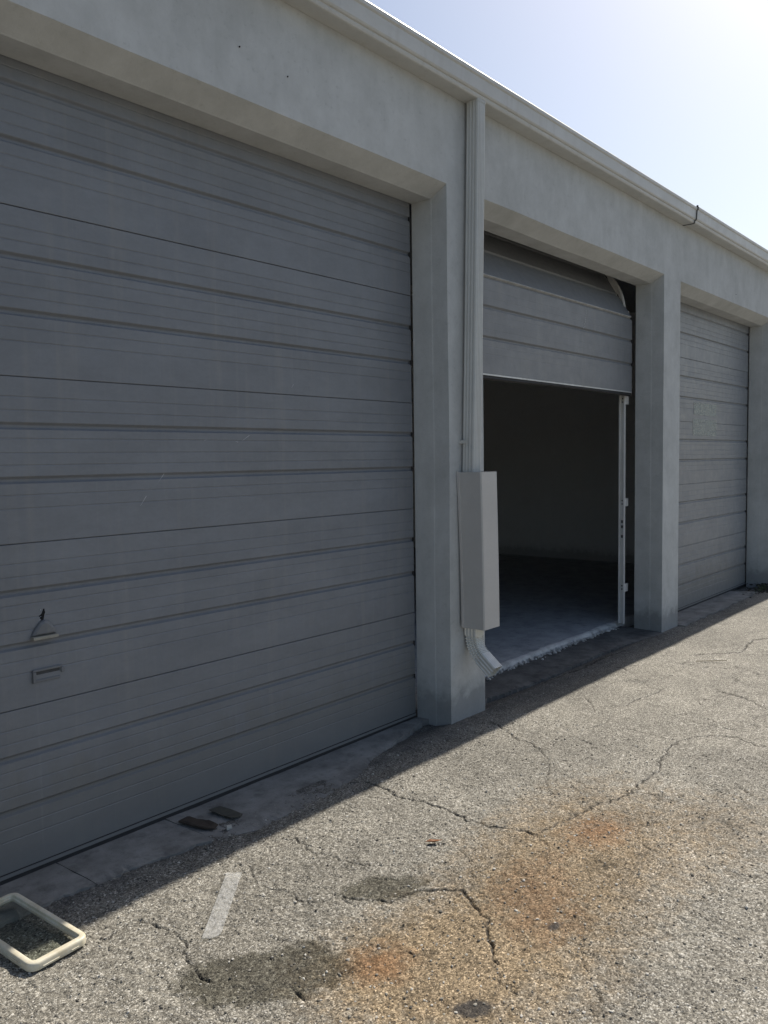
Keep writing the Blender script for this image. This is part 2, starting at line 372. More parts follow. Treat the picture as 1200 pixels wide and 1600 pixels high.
ii = (np.arange(nr - 1)[:, None] * nc + np.arange(nc - 1)[None, :]).ravel().astype(np.int32)
q = np.column_stack([ii, ii + 1, ii + nc + 1, ii + nc]).astype(np.int32)
me.loops.add(q.size); me.loops.foreach_set('vertex_index', q.ravel())
me.polygons.add(len(q)); me.polygons.foreach_set('loop_start', np.arange(0, q.size, 4, dtype=np.int32)); me.polygons.foreach_set('loop_total', np.full(len(q), 4, dtype=np.int32))
me.polygons.foreach_set('use_smooth', np.ones(len(q), dtype=bool))
for nm, arr in (('crack', crack), ('oil', oil), ('rust', rust), ('brown', brown), ('tar', tar), ('silt_shade', silt_shade)):
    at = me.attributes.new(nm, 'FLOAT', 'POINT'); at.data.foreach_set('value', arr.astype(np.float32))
me.update(calc_edges=True); me.validate()
me.materials.append(M['asphalt'])
ground = bpy.data.objects.new('ground', me); C.objects.link(ground); tag(ground, 'worn grey asphalt yard with cracks, oil spots and rust stains', kind='structure')

# ------------------------------------------------------------------ concrete aprons before the doors, floor slab inside
def slab_piece(name, xs, outer, inner, ztop, zout, mat, seed, label, step=.018):
    n = max(4, int((xs[1] - xs[0]) / step)); X = np.linspace(xs[0], xs[1], n); r = np.random.default_rng(seed)
    ox = np.interp(X, [p[0] for p in outer], [p[1] for p in outer]) + .011 * smooth_noise(X, X*0, seed, 18) + .006 * smooth_noise(X, X*0, seed + 5, 60) + r.normal(0, .003, n)
    rows = 9; v = []; f = []
    for j in range(rows):
        t = j / (rows - 1); y = ox + (inner - ox) * t
        z = zout + (ztop - zout) * min(1, t * 1.3) + .0016 * smooth_noise(X, y, seed + 1, 20) + (r.normal(0, .0022, n) - .003 if j == 0 else 0)
        Xj = X + np.where(np.arange(n) == 0, r.uniform(0, .003), 0) - np.where(np.arange(n) == n - 1, r.uniform(0, .003), 0)
        v += list(zip(Xj, y, z))
    for j in range(rows - 1):
        for i in range(n - 1):
            a = j*n + i; f.append((a, a+1, a+n+1, a+n))
    b = len(v); v += [(x, y, -.09) for x, y in zip(X, ox)]
    for i in range(n - 1): f.append((b+i, b+i+1, i+1, i))
    c = len(v); v += [(X[0], inner, -.09), (X[-1], inner, -.09)]
    f.append((b, 0) + tuple(j*n for j in range(1, rows)) + (c,))
    f.append(tuple([b+n-1, c+1] + [j*n + n-1 for j in range(rows-1, 0, -1)] + [n-1]))
    return tag(mesh_obj(name, v, f, mat), label, kind='structure')
OUT1 = [(1.0, 2.69), (1.48, 2.683), (1.79, 2.671), (2.0, 2.63), (2.2, 2.56), (2.55, 2.575), (2.85, 2.62), (3.2, 2.75), (3.64, 2.86), (3.79, 2.88)]
slab_piece('pavement', (.9, 1.525), OUT1, 3.09, -.024, -.006, M['concrete'], 21, 'pale concrete apron strip below the nearest garage door')
slab_piece('pavement', (1.528, 2.02), OUT1, 3.09, -.024, -.010, M['concrete'], 22, 'rough concrete apron strip under the middle of the nearest garage door')
slab_piece('pavement', (2.0225, 3.784), OUT1, 3.09, -.024, -.014, M['concrete'], 23, 'stained concrete apron strip running up to the pillar with the downspout')
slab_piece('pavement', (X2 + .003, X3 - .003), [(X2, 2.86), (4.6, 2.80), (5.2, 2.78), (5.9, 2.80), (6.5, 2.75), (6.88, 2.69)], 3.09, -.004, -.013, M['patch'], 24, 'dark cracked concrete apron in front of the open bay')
slab_piece('pavement', (X4 + .003, X5 - .55), [(X4, 2.66), (8.4, 2.655), (9.1, 2.67), (9.5, 2.70)], 3.09, -.024, -.006, M['concrete'], 25, 'concrete apron strip below the far garage door')
def floor_slab():
    n = 260; X = np.linspace(-.95, 10.74, n); r = np.random.default_rng(31)
    e = 3.105 + .010 * smooth_noise(X, X*0, 41, 9) + r.normal(0, .004, n); v = []; f = []
    for (dy, z, s) in ((0, -.06, 0), (0, .008, .003), (.016, .027, .004), (.05, .031, .001), (.3, .031, 0), (6.3, .031, 0)):
        v += [(x, (e[i] + dy) if dy < 5 else 9.45, z + r.normal(0, s) if s else z) for i, x in enumerate(X)]
    for j in range(5):
        for i in range(n - 1): a = j*n + i; f.append((a, a+1, a+n+1, a+n))
    o = mesh_obj('floor', v, f, M['slab'], smooth=True); o.data.materials.append(M['rubble'])
    o.data.polygons.foreach_set('material_index', [1 if k < 3 * (n - 1) else 0 for k in range(len(f))])
    return tag(o, 'dark concrete floor of the open bay with a broken pale edge', kind='structure')
floor_slab()

# ------------------------------------------------------------------ the building
B = tag(empty('garage_building', (X1, YF, 0)), 'long low grey stucco garage block with deep set door bays', 'building')
def build_wall():
    bm = bmesh.new(); ZB, ZT = -.35, 3.66
    openings = [(X0, X1), (X2, X3), (X4, X5)]
    cr = 2.822
    def V(x, y, z): return bm.verts.new((x, y, z))
    def quad(*p): bm.faces.new([V(*q) for q in p])
    def wallrect(xa, xb, za, zb):                                   # finely divided so the plaster can wander
        nx = max(1, int((xb-xa)/.12)); nz = max(1, int((zb-za)/.12))
        g = [[V(xa+(xb-xa)*i/nx, YF, za+(zb-za)*j/nz) for i in range(nx+1)] for j in range(nz+1)]
        for j in range(nz):
            for i in range(nx): bm.faces.new((g[j][i], g[j][i+1], g[j+1][i+1], g[j+1][i]))
    edges = [-4.0] + [x for o in openings for x in o] + [15.0]
    for i in range(0, len(edges), 2): wallrect(edges[i], edges[i+1], ZB, ZL)
    cols = sorted(edges)
    for a, b in zip(cols[:-1], cols[1:]): wallrect(a, b, ZL, ZT)
    for (a, b) in openings:
        n = 24
        for (ya, za, yb, zb) in ((YF, ZL, cr, ZLB + .004), (cr, ZLB + .004, cr + .006, ZLB), (cr + .006, ZLB, YD, ZLB)):
            for i in range(n):
                xa, xb = a + (b-a)*i/n, a + (b-a)*(i+1)/n
                quad((xa, ya, za), (xa, yb, zb), (xb, yb, zb), (xb, ya, za))
        for x, sg in ((a, 1), (b, -1)):
            nz = 26
            for (ya, yb, oa, ob) in ((YF, cr, 0, 0), (cr, cr + .006, 0, .0018), (cr + .006, YD, .0018, .0018)):
                for k in range(nz):
                    za, zb = ZB + (ZL-ZB)*k/nz, ZB + (ZL-ZB)*(k+1)/nz
                    p = [(x + sg*oa, ya, za), (x + sg*oa, ya, zb), (x + sg*ob, yb, zb), (x + sg*ob, yb, za)]
                    quad(*p) if sg < 0 else quad(*p[::-1])
    # inner face, top, ends
    for i in range(0, len(edges), 2): quad((edges[i], YD, ZB), (edges[i], YD, ZLB), (edges[i+1], YD, ZLB), (edges[i+1], YD, ZB))
    for a, b in zip(cols[:-1], cols[1:]): quad((a, YD, ZLB), (a, YD, ZT), (b, YD, ZT), (b, YD, ZLB))
    quad((-4, YF, ZT), (15, YF, ZT), (15, YD, ZT), (-4, YD, ZT)); quad((15, YF, ZB), (15, YD, ZB), (15, YD, ZT), (15, YF, ZT)); quad((-4, YF, ZB), (-4, YF, ZT), (-4, YD, ZT), (-4, YD, ZB))
    bmesh.ops.remove_doubles(bm, verts=bm.verts, dist=.0008)
    # plaster that is not quite flat, arrises not quite straight
    for v in bm.verts:
        x, y, z = v.co
        if y < YD - .01:
            v.co.y += .0022 * float(smooth_noise(np.array(x), np.array(z), 61, 3.0))
            v.co.x += .0022 * float(smooth_noise(np.array(z), np.array(x), 62, 3.3))
            if z > 2.9 and z < 3.1: v.co.z += .003 * float(smooth_noise(np.array(x), np.array(y), 63, 3.5))
    bmesh.ops.recalc_face_normals(bm, faces=bm.faces)
    me = bpy.data.meshes.new('wall'); bm.to_mesh(me); bm.free(); me.materials.append(M['stucco'])
    o = bpy.data.objects.new('wall', me); C.objects.link(o); o.parent = B; o.location = -Vector(B.location)
    m = o.modifiers.new('bevel', 'BEVEL'); m.width = .009; m.segments = 3; m.limit_method = 'ANGLE'; m.angle_limit = math.radians(40)
    return o
wall = build_wall()
OFF = -Vector(B.location)
def part(mb, name, mat, parent=B, **kw):
    """a part of the building given in world coordinates"""
    return mb.build(name, mat, parent, loc=OFF if parent is B else None, **kw)
part(MB().box((-1.15, YD, -.1), (-1.0, 9.6, 3.6)), 'inner_wall', M['inner'])
part(MB().box((10.75, YD, -.1), (10.9, 9.6, 3.6)), 'inner_wall', M['inner'])
part(MB().box((-1.0, 9.45, -.1), (10.75, 9.6, 3.6)), 'inner_wall', M['inner'])
part(MB().box((-1.0, YD, 3.42), (10.75, 9.45, 3.6)), 'ceiling', M['ceiling'])
# roof with a drip edge that laps over the gutter
r = MB(); prof = [(YF - .012, 3.665), (YF - .012, 3.685), (10, 3.95), (15, 3.6), (15, 3.55), (10, 3.9), (YF + .02, 3.664)]
r.loft([[(x, y, z) for y, z in prof] for x in (-4.2, 15.2)]); part(r, 'roof', M['roof'])
# gutter in two lengths with a sealed joint
GP = [(0, .125), (0, 0), (-.083, 0), (-.090, .003), (-.094, .012), (-.0945, .022), (-.103, .026), (-.108, .034), (-.112, .10), (-.120, .108), (-.1215, .124), (-.118, .130), (-.110, .130), (-.108, .122)]
def gutter(xa, xb, dz, grow, name):
    m = MB(); n = max(2, int((xb-xa)/.35)); rings = []
    for i in range(n + 1):
        x = xa + (xb-xa)*i/n; wv = .0022 * math.sin(x*2.3 + 1) + .0015 * math.sin(x*5.1)
        rings.append([(x, YF - .002 + y*grow + (wv if y < -.05 else 0), ZG + dz + z*grow + wv*.6) for y, z in GP])
    m.loft(rings, closed=False, caps=False); o = part(m, name, M['gutter'], fix=False)
    so = o.modifiers.new('sheet', 'SOLIDIFY'); so.thickness = .0016; so.offset = 0
    return o
g1 = gutter(-4.2, 7.300, 0, 1.0, 'gutter'); g2 = gutter(7.296, 15.2, .004, 1.035, 'gutter')
m = MB(); m.loft([[(x, YF - .002 + y*1.055 - .001, ZG - .0035 + z*1.06) for y, z in GP] for x in (7.287, 7.303)], closed=False, caps=False)
jb = m.build('joint_band', M['sealant'], g1, fix=False); so = jb.modifiers.new('sheet', 'SOLIDIFY'); so.thickness = .003
for dx in (0.0,):
    kn = MB(); rr = [[(7.295 + .010*math.cos(a)*s, YF - .124 + .012*math.sin(a)*s, ZG + z) for a in np.linspace(0, 6.28, 9)[:-1]] for z, s in ((.130, .6), (.135, .8), (.141, .8), (.145, .4))]
    kn.loft(rr); kn.build('screw_head', M['sealant'], jb, smooth=True)
# leaf guard laid over the gutter: its edge shows as a thin line
cv = MB(); cv.loft([[(x, YF - .010, ZG + .150), (x, YF - .060, ZG + .146), (x, YF - .104, ZG + .141), (x, YF - .104, ZG + .1385), (x, YF - .060, ZG + .1435), (x, YF - .010, ZG + .1475)] for x in (-4.2, 15.2)])
part(cv, 'gutter_cover', M['roof'])
# plug holes in the plaster
for (x, z) in ((2.33, 3.22), (2.60, 3.19), (8.75, 3.11)):
    h = MB(); h.loft([[(x + .0035*s*math.cos(a), y, z + .0035*s*math.sin(a)) for a in np.linspace(0, 6.28, 9)[:-1]] for y, s in ((YF - .0035, 1), (YF + .004, .8))]); part(h, 'plug_hole', M['dark'])

# ------------------------------------------------------------------ downspout, elbow and its sheet metal guard
def fluted(w, d, n_front=4):
    """closed section, x from -w/2..w/2, y from -d/2 (street) .. d/2 (wall); flutes on street and side faces"""
    pts = []; r_ = .010
    def side(p, q, nrm, nf):
        o = []
        for i in range(nf * 4 + 1):
            t = i / (nf * 4); dd = .0032 * (1 if (i % 4) in (1, 2) else 0)
            o.append((p[0] + (q[0]-p[0])*t - nrm[0]*dd, p[1] + (q[1]-p[1])*t - nrm[1]*dd))
        return o
    w2, d2 = w/2, d/2
    pts += side((-w2 + r_, -d2), (w2 - r_, -d2), (0, -1), n_front)
    pts += [(w2 - r_*.3, -d2 + r_*.3)]
    pts += side((w2, -d2 + r_), (w2, d2 - r_), (1, 0), 3)
    pts += [(w2 - r_*.3, d2 - r_*.3)] + [(w2 - r_, d2), (-w2 + r_, d2)] + [(-w2 + r_*.3, d2 - r_*.3)]
    pts += side((-w2, d2 - r_), (-w2, -d2 + r_), (-1, 0), 3)
    pts += [(-w2 + r_*.3, -d2 + r_*.3)]
    return pts
SEC = fluted(.078, .082)
ds = MB(); top, mid_, bot = Vector((3.999, 2.664, ZG + .004)), Vector((3.934, 2.668, 1.44)), Vector((3.952, 2.672, .50))
rings = []
for i in range(13):
    t = i / 8; c = top.lerp(mid_, t) if t <= 1 else mid_.lerp(bot, (t - 1) * 2); b_ = .003 * math.sin(min(t, 1) * 3.1)
    rings.append([(c.x + x + b_, c.y + y, c.z) for x, y in SEC])
ds.loft(rings); spout = part(ds, 'downspout', M['spout'])
col = MB(); col.loft([[(top.x + x*1.06, top.y + y*1.06, z) for x, y in SEC] for z in (ZG - .012, ZG - .0015)]); col.build('outlet_collar', M['spout'], spout)
st_ = MB(); cz = 1.60; tt = (top.z - cz) / (top.z - mid_.z); cc_ = top.lerp(mid_, tt)
st_.box((cc_.x - .058, YF - .005, cz - .010), (cc_.x - .046, YF - .0008, cz + .010)).box((cc_.x - .046, YF - .05, cz - .010), (cc_.x - .0425, YF - .005, cz + .010)); st_.build('strap', M['spout'], spout)
# elbow: crimped bend that throws water away from the wall
el = MB(); path = []; R0 = .118; y0, z0, x0 = bot.y, .500, bot.x
path.append((Vector((x0, y0, .56)), 0)); path.append((Vector((x0, y0, z0 - .005)), 0))
BEND = math.radians(50); nb = 40; cyc = y0 - .041 - R0
zs = z0 - .02
for i in range(nb + 1):
    a = BEND * i / nb; R = R0 + .041
    path.append((Vector((x0, cyc + R*math.cos(a), zs - R*math.sin(a))), a))
pe = path[-1][0]; tdir = Vector((0, -math.sin(BEND), -math.cos(BEND)))
for L in (.01, .05, .112): path.append((pe + tdir*L, BEND))
rings = []
for k, (c, a) in enumerate(path):
    nvec = Vector((0, math.cos(a), -math.sin(a)))                   # wall-side direction of the section
    crimp = 1.0 - (.12 if (2 <= k <= nb + 2 and k % 4 in (0, 1)) else 0)
    rings.append([c + Vector((x*1.02*crimp, 0, 0)) + nvec * (y*1.02*crimp) for x, y in SEC])
el.loft(rings, caps=False); elbow = el.build('elbow', M['elbow'], spout, fix=True)
so = elbow.modifiers.new('sheet', 'SOLIDIFY'); so.thickness = .0015; so.offset = -1
cu = MB(); cu.loft([[(x0 + x*1.10, y0 + y*1.10, z + (.016*abs(x)/.04 - .008)*(1 if z < .5 else 0)) for x, y in SEC] for z in (.545, .476)], caps=False); cuff = cu.build('cuff', M['elbow'], spout)
so = cuff.modifiers.new('sheet', 'SOLIDIFY'); so.thickness = .0015
# guard: folded sheet, open at top and foot, leaning a touch
def guard():
    z0, z1 = .528, 1.428
    P = [(-.104, .0), (-.084, .0), (-.082, -.004), (-.082, -.144), (-.076, -.150), (.077, -.150), (.083, -.144), (.083, -.004), (.085, 0), (.105, 0)]
    m = MB(); rings = []
    for i in range(7):
        t = i / 6; z = z1 + (z0 - z1)*t; x = 3.956 + .024*t; bow = .004 * math.sin(3.14*t)
        rings.append([(x + px + (bow if abs(px) > .09 else 0), YF - .0045 + py - (.010 * t if px < -.08 and py > -.01 else 0) - bow*.5, z + (.006 if px < -.09 else 0)) for px, py in P])
    m.loft(rings, closed=False, caps=False); o = part(m, 'downspout_guard', M['guard'], fix=False)
    s_ = o.modifiers.new('sheet', 'SOLIDIFY'); s_.thickness = .0022; s_.offset = 0
    return o
gd = guard()

# ================================================================== GARAGE DOORS
SH = .61
def section_profile(h=SH, tw=.0036, td=.0019, mj=1.0):
    """(depth behind the face, height) going up the face of one ribbed section"""
    def z(f): return h * (1 - f)
    P = [(.012, .0015), (.0015, .0015), (0, .0035)]
    thin, major = [.79, .71, .53, .456, .37, .20, .12], [.62, .295]
    ev = sorted([(z(f), 't') for f in thin] + [(z(f), 'm') for f in major])
    for zz, kd in ev:
        if kd == 't': P += [(0, zz - tw), (td, zz - .001), (td, zz + .001), (0, zz + tw)]
        else: P += [(0, zz - .0130), (.0030*mj, zz - .0112), (.0100*mj, zz - .0080), (.0130*mj, zz - .0045), (.0130*mj, zz + .003), (.0110*mj, zz + .0065), (.0020*mj, zz + .0130), (0, zz + .0155)]
    P += [(0, h - .0035), (.0015, h - .0015), (.012, h - .0015), (.012, h + .008), (.034, h + .008), (.034, h - .0015), (.045, h - .0015), (.045, .0015), (.034, .0015), (.034, .0105), (.013, .0105)]
    return P
SP = section_profile(); SP2 = section_profile(td=.0006)
def section(width, mat, name='section', seed=0):
    m = MB(); n = max(6, int(width / .2)); rr = random.Random(seed); ph = rr.uniform(0, 6)
    rings = []
    for i in range(n + 1):
        x = width * i / n; wv = .0009 * math.sin(x*3.1 + ph) + .0006 * math.sin(x*7.7 + ph*2)
        rings.append([(x, d + wv * (1 if d < .02 else 0), z_) for d, z_ in (SP2 if mat is M['door2'] else SP)])
    m.loft(rings); return m, mat, name
def add_section(door, width, mat, loc, tilt=0, seed=0):
    m, mt, nm = section(width, mat, seed=seed); o = m.build(nm, mt, door, loc=loc); o.rotation_euler = (tilt, 0, 0); return o
def groove_notches(door_sec, width):  # dark boxes painted in for the shaded gaps where the grooves end
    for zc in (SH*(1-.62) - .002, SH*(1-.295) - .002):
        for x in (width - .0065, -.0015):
            MB().box((x, -.0012, zc - .016), (x + .008, .006, zc + .014)).build('dark_notch', M['seal'], door_sec)
def bottom_seal(sec, width):
    MB().box((.002, -.002, -.009), (width - .002, .028, .0012)).build('seal_retainer', M['steel'], sec)
    s = MB(); s.loft([[(x, .004, -.0092), (x, .001, -.024 - .003*math.sin(x*3)), (x, .012, -.034 - .004*math.sin(x*3)), (x, .024, -.024), (x, .022, -.0092)] for x in np.linspace(.004, width - .004, 14)]); s.build('rubber_seal', M['seal'], sec)
def door(xa, xb, mat, label, seed, zbase):
    d = tag(empty('garage_shutter', (xa, YD + .004, zbase)), label, 'garage door', 'garage doors along the block', 'thing'); w = xb - xa; S = []
    for k in range(5):
        s = add_section(d, w, mat, (0, .0006 * (k % 2), k*SH), seed=seed + k); groove_notches(s, w); S.append(s)
        if k == 0:
            mm = MB(); mm.box((.002, -.005, -.004), (w - .002, .004, .009)); mm.build('seal_retainer', M['door'], s)
            mm = MB(); mm.box((.002, -.0015, -.024), (w - .002, .026, -.0043)).box((.002, -.0022, .0092), (w - .002, .001, .0125)); mm.build('rubber_seal', M['seal'], s)
    return d, S
d1, S1 = door(X0 + .012, X1 - .014, M['door'], 'closed grey ribbed garage door nearest the camera, with torn latch hole', 100, -.002)
d3, S3 = door(X4 + .012, X5 - .03, M['door3'], 'closed grey garage door at the far right, beyond the open bay', 300, -.002)

# half raised door of the middle bay
W2 = (X3 - .045) - (X2 + .045); zb2 = 2.052
d2 = tag(empty('garage_shutter', (X2 + .045, YD + .014, 0)), 'half raised grey garage door with its top folding back inside', 'garage door', 'garage doors along the block', 'thing')
sA = add_section(d2, W2, M['door2'], (0, 0, zb2), seed=201); groove_notches(sA, W2); bottom_seal(sA, W2)
ZC = 2.72; RT = .50
tilt = math.radians(31.5)
piv = Vector((0, .047, zb2 + SH + .006))
def tilted(d_, ang, base):  # origin so that the inner bottom edge sits on the pivot
    return base + Matrix.Rotation(-ang, 3, 'X') @ Vector((0, -.045, 0))
o2 = tilted(0, tilt, piv); sB = add_section(d2, W2, M['door2'], o2, -tilt, seed=202); groove_notches(sB, W2)
topB = piv + Matrix.Rotation(-tilt, 3, 'X') @ Vector((0, 0, SH))
t3 = math.radians(86); sC = add_section(d2, W2, M['door2'], tilted(0, t3, topB), -t3, seed=203)
topC = topB + Matrix.Rotation(-t3, 3, 'X') @ Vector((0, 0, SH))
t4 = math.radians(90); sD = add_section(d2, W2, M['door2'], tilted(0, t4, topC), -t4, seed=204)
topD = topC + Vector((0, SH, 0)); sE = add_section(d2, W2, M['door2'], tilted(0, t4, topD), -t4, seed=205)
# pale strip: ground bounce on the second section's lower edge, put into colour
MB().box((.004, -.002, -.006), (W2 - .004, .034, .0012)).build('lit_edge_strip', M['pale'], sB)
def track(xw, sg, name_parent):
    """C channel; xw is the web, sg the side its mouth opens to"""
    prof = [(.024*sg, .016), (.024*sg, .024), (0, .024), (0, -.024), (.024*sg, -.024), (.024*sg, -.016)]
    yc = .085
    m = MB(); m.loft([[(xw + a, yc + b, z) for a, b in prof] for z in np.linspace(.03, ZC, 8)], closed=False, caps=False)
    v = m.build('vertical_track', M['track'], name_parent, fix=False); s_ = v.modifiers.new('sheet', 'SOLIDIFY'); s_.thickness = .002
    m = MB(); rings = []
    for i in range(17):
        a = math.pi/2 * i / 16; c = Vector((0, yc + RT*(1 - math.cos(a)), ZC + RT*math.sin(a))); nrm = Vector((0, math.cos(a), -math.sin(a)))
        rings.append([(xw + p + .002*sg, c.y + nrm.y*q, c.z + nrm.z*q) for p, q in prof])
    for y in (yc + RT + .6, yc + RT + 2.2): rings.append([(xw + p + .002*sg, y, ZC + RT - q) for p, q in prof])
    m.loft(rings, closed=False, caps=False); cvd = m.build('curved_track', M['track'], name_parent, fix=False); s_ = cvd.modifiers.new('sheet', 'SOLIDIFY'); s_.thickness = .002
    for z in (2.715, 1.985, 1.10, .35):
        b = MB(); xo = -sg
        xa_, xb_ = sorted((xw + .002*xo, xw + .052*xo)); b.box((xa_, yc - .03, z - .035), (xb_, yc - .026, z + .035))
        xa_, xb_ = sorted((xw + .0015*xo, xw + .005*xo)); b.box((xa_, yc - .026, z - .035), (xb_, yc + .02, z + .035))
        br = b.build('bracket', M['track'], v)
        for dz in (-.015, .015):
            MB().box((min(xw + .0008*sg, xw + .003*sg) if sg > 0 else xw - .006, yc - .004, z + dz - .005), (max(xw + .0008*sg, xw + .006) if sg > 0 else xw - .0008, yc + .006, z + dz + .005)).build('bolt', M['sealant'], br)
    for z in (.93, .885, .80):
        MB().box((xw + (.0004 if sg > 0 else -.003), yc - .010, z - .012), (xw + (.003 if sg > 0 else -.0004), yc + .010, z + .012)).build('slot', M['dark'], v)
    return v
track(W2 + .012, -1, d2); track(-.012, 1, d2)
# rollers on their hinges at the section ends
for (sec, zz) in ((sA, .03), (sA, SH - .02), (sB, SH - .02)):
    for x, s_ in ((W2, 1), (0, -1)):
        mm = MB(); mm.loft([[(x - s_*.03 + s_*dx, .075 + .019*math.cos(a), zz + .019*math.sin(a)) for a in np.linspace(0, 6.28, 13)[:-1]] for dx in (.022, .034)])
        mm.box((x - .06 if s_ > 0 else x + .02, .0455, zz - .03), (x - .02 if s_ > 0 else x + .06, .07, zz + .03)); mm.build('roller', M['steel'], sec)

# handle, torn latch hole and pull slot on the nearest door (section second from the ground)
sec = S1[1]; ox, oz = X0 + .012, -.002 + SH
def loc1(x, z): return (x - ox, z - oz)
hx, hz = loc1(1.512, .942)
rr = random.Random(3); ring = []
for a in np.linspace(0, 6.28, 15)[:-1]:
    q_ = .019 * rr.uniform(.5, 1.15); ring.append((hx + q_*.62*math.cos(a) + .4*q_*math.sin(a), hz + q_*1.45*math.sin(a)))
m = MB(); m.loft([[(x, -.0016, z) for x, z in ring], [(x, .004, z) for x, z in ring]]); m.build('torn_hole', M['dark'], sec)
for (dx, dz, a) in ((-.012, -.006, .6), (-.014, -.018, .2), (.004, -.02, 1.1), (-.007, .018, 2.0)):
    m = MB(); m.loft([[(hx + dx, -.0012, hz + dz), (hx + dx + .007*math.cos(a), -.008, hz + dz + .007*math.sin(a)), (hx + dx + .004, -.001, hz + dz + .004)], [(hx + dx, -.0004, hz + dz), (hx + dx + .006*math.cos(a), -.007, hz + dz + .006*math.sin(a)), (hx + dx + .003, -.0003, hz + dz + .003)]]); m.build('torn_tab', M['scuff'], sec)
(xa, za), (xb, zb_) = loc1(1.462, .868), loc1(1.563, .868)
m = MB()   # domed latch plate: wide foot, narrow head
foot = [(xa, za), (xb, za), (xb - .004, za + .022), (xb - .030, za + .052), (xb - .046, za + .058), (xa + .034, za + .05), (xa + .008, za + .018)]
cx_ = sum(p[0] for p in foot)/7; cz_ = sum(p[1] for p in foot)/7
m.loft([[(x, -.0005, z) for x, z in foot], [(cx_ + (x-cx_)*.93, -.011, cz_ + (z-cz_)*.9 - .001) for x, z in foot], [(cx_ + (x-cx_)*.7, -.016, cz_ + (z-cz_)*.65 - .003) for x, z in foot]]); m.build('latch_plate', M['lock'], sec, bevel=.0015)
MB().box((xa + .001, -.026, za - .013), (xb - .002, -.0005, za - .0008)).build('latch_lip', M['ledge'], sec, bevel=.002)
(xa, za), (xb, zb_) = loc1(1.462, .692), loc1(1.572, .742)
m = MB(); m.box((xa, -.012, zb_ - .008), (xb + .006, -.0006, zb_)).box((xa, -.012, za), (xa + .013, -.0006, zb_ - .0085)); m.build('pull_frame', M['lock'], sec, bevel=.002)
MB().box((xa + .0135, -.0014, zb_ - .022), (xb, .003, zb_ - .0088)).build('pull_slot', M['recess'], sec)  # flat dark box, slot shade held in its colour
MB().box((xb + .004, -.007, zb_ - .030), (xb + .018, -.0006, zb_ - .009)).build('pull_stop', M['lock'], sec, bevel=.002)
MB().box((xa + .014, -.006, za), (xb, -.0006, za + .010)).build('pull_lower_rail', M['lock'], sec, bevel=.002)
# scuffs through the paint
def scuff(sec, sx, sz, pts, w=.0016):
    m = MB()
    for (x1_, z1_), (x2_, z2_) in zip(pts[:-1], pts[1:]):
        d = Vector((x2_-x1_, z2_-z1_)).normalized(); n_ = Vector((-d.y, d.x)) * w
        i = len(m.v); m.v += [(x1_ - n_.x*.3 - sx, -.0013, z1_ - n_.y*.3 - sz), (x1_ + n_.x*.3 - sx, -.0013, z1_ + n_.y*.3 - sz), (x2_ + n_.x - sx, -.0013, z2_ + n_.y - sz), (x2_ - n_.x - sx, -.0013, z2_ - n_.y - sz)]; m.f.append((i, i+1, i+2, i+3))
    m.build('scuff', M['scuff'], sec)
for k, pts in ((2, [(2.285, 1.600), (2.325, 1.622)]), (2, [(2.46, 1.600), (2.475, 1.596)]), (2, [(2.50, 1.602), (2.545, 1.628)]), (2, [(2.04, 1.425), (2.07, 1.46)]), (3, [(2.82, 1.862), (2.835, 1.88)]), (2, [(1.95, 1.33), (1.98, 1.37)])):
    scuff(S1[k], X0 + .012, -.002 + k*SH, pts, .0010)
m_ = MB(); sx = X2 + .045
for k in range(9):
    x = 5.98 + rr.uniform(-.008, .008) - .004*k; z = zb2 + SH - .03 - .017*k
    m_.box((x - sx - .003, -.0015, z - zb2 - .006), (x - sx + .003*rr.uniform(.2, 1), -.0004, z - zb2 + .006*rr.uniform(.1, 1)))
m_.build('scuff', M['scuff'], sA)

# faded remains of two notices on the far door
def notice(name, xa, xb, za, zb, label):
    nx, nz = 8, 4; v = []; f = []; yy = YD + .004 - .0022
    for (y, fl) in ((yy, 0), (yy + .0007, 1)):
        for j in range(nz + 1):
            for i in range(nx + 1):
                ex = .004 * math.sin(j*2.1 + i) if i in (0, nx) else 0
                v.append((xa + (xb-xa)*i/nx + ex, y, za + (zb-za)*j/nz + (.003 * math.sin(i*1.7) if j in (0, nz) else 0)))
    n1 = (nx+1)*(nz+1)
    for j in range(nz):
        for i in range(nx):
            a = j*(nx+1) + i; f.append((a, a+1, a+nx+2, a+nx+1)); f.append((n1+a, n1+a+nx+1, n1+a+nx+2, n1+a+1))
    o = mesh_obj(name, v, f, M['notice']); tag(o, label, 'notice', 'faded notices on the far door'); return o
nt = notice('notice', 8.30, 8.95, 1.905, 2.025, 'upper faded pale notice stuck on the far garage door')
bd = MB()
for (a, b) in (((8.30, 2.019), (8.95, 2.025)), ((8.30, 1.905), (8.95, 1.911)), ((8.30, 1.911), (8.31, 2.019)), ((8.94, 1.911), (8.95, 2.019))): bd.box((a[0], YD + .0006, a[1]), (b[0], YD + .0015, b[1]))
bd.build('printed_border', M['notice'], nt)
notice('notice', 8.27, 8.97, 1.695, 1.865, 'lower faded pale notice stuck on the far garage door')

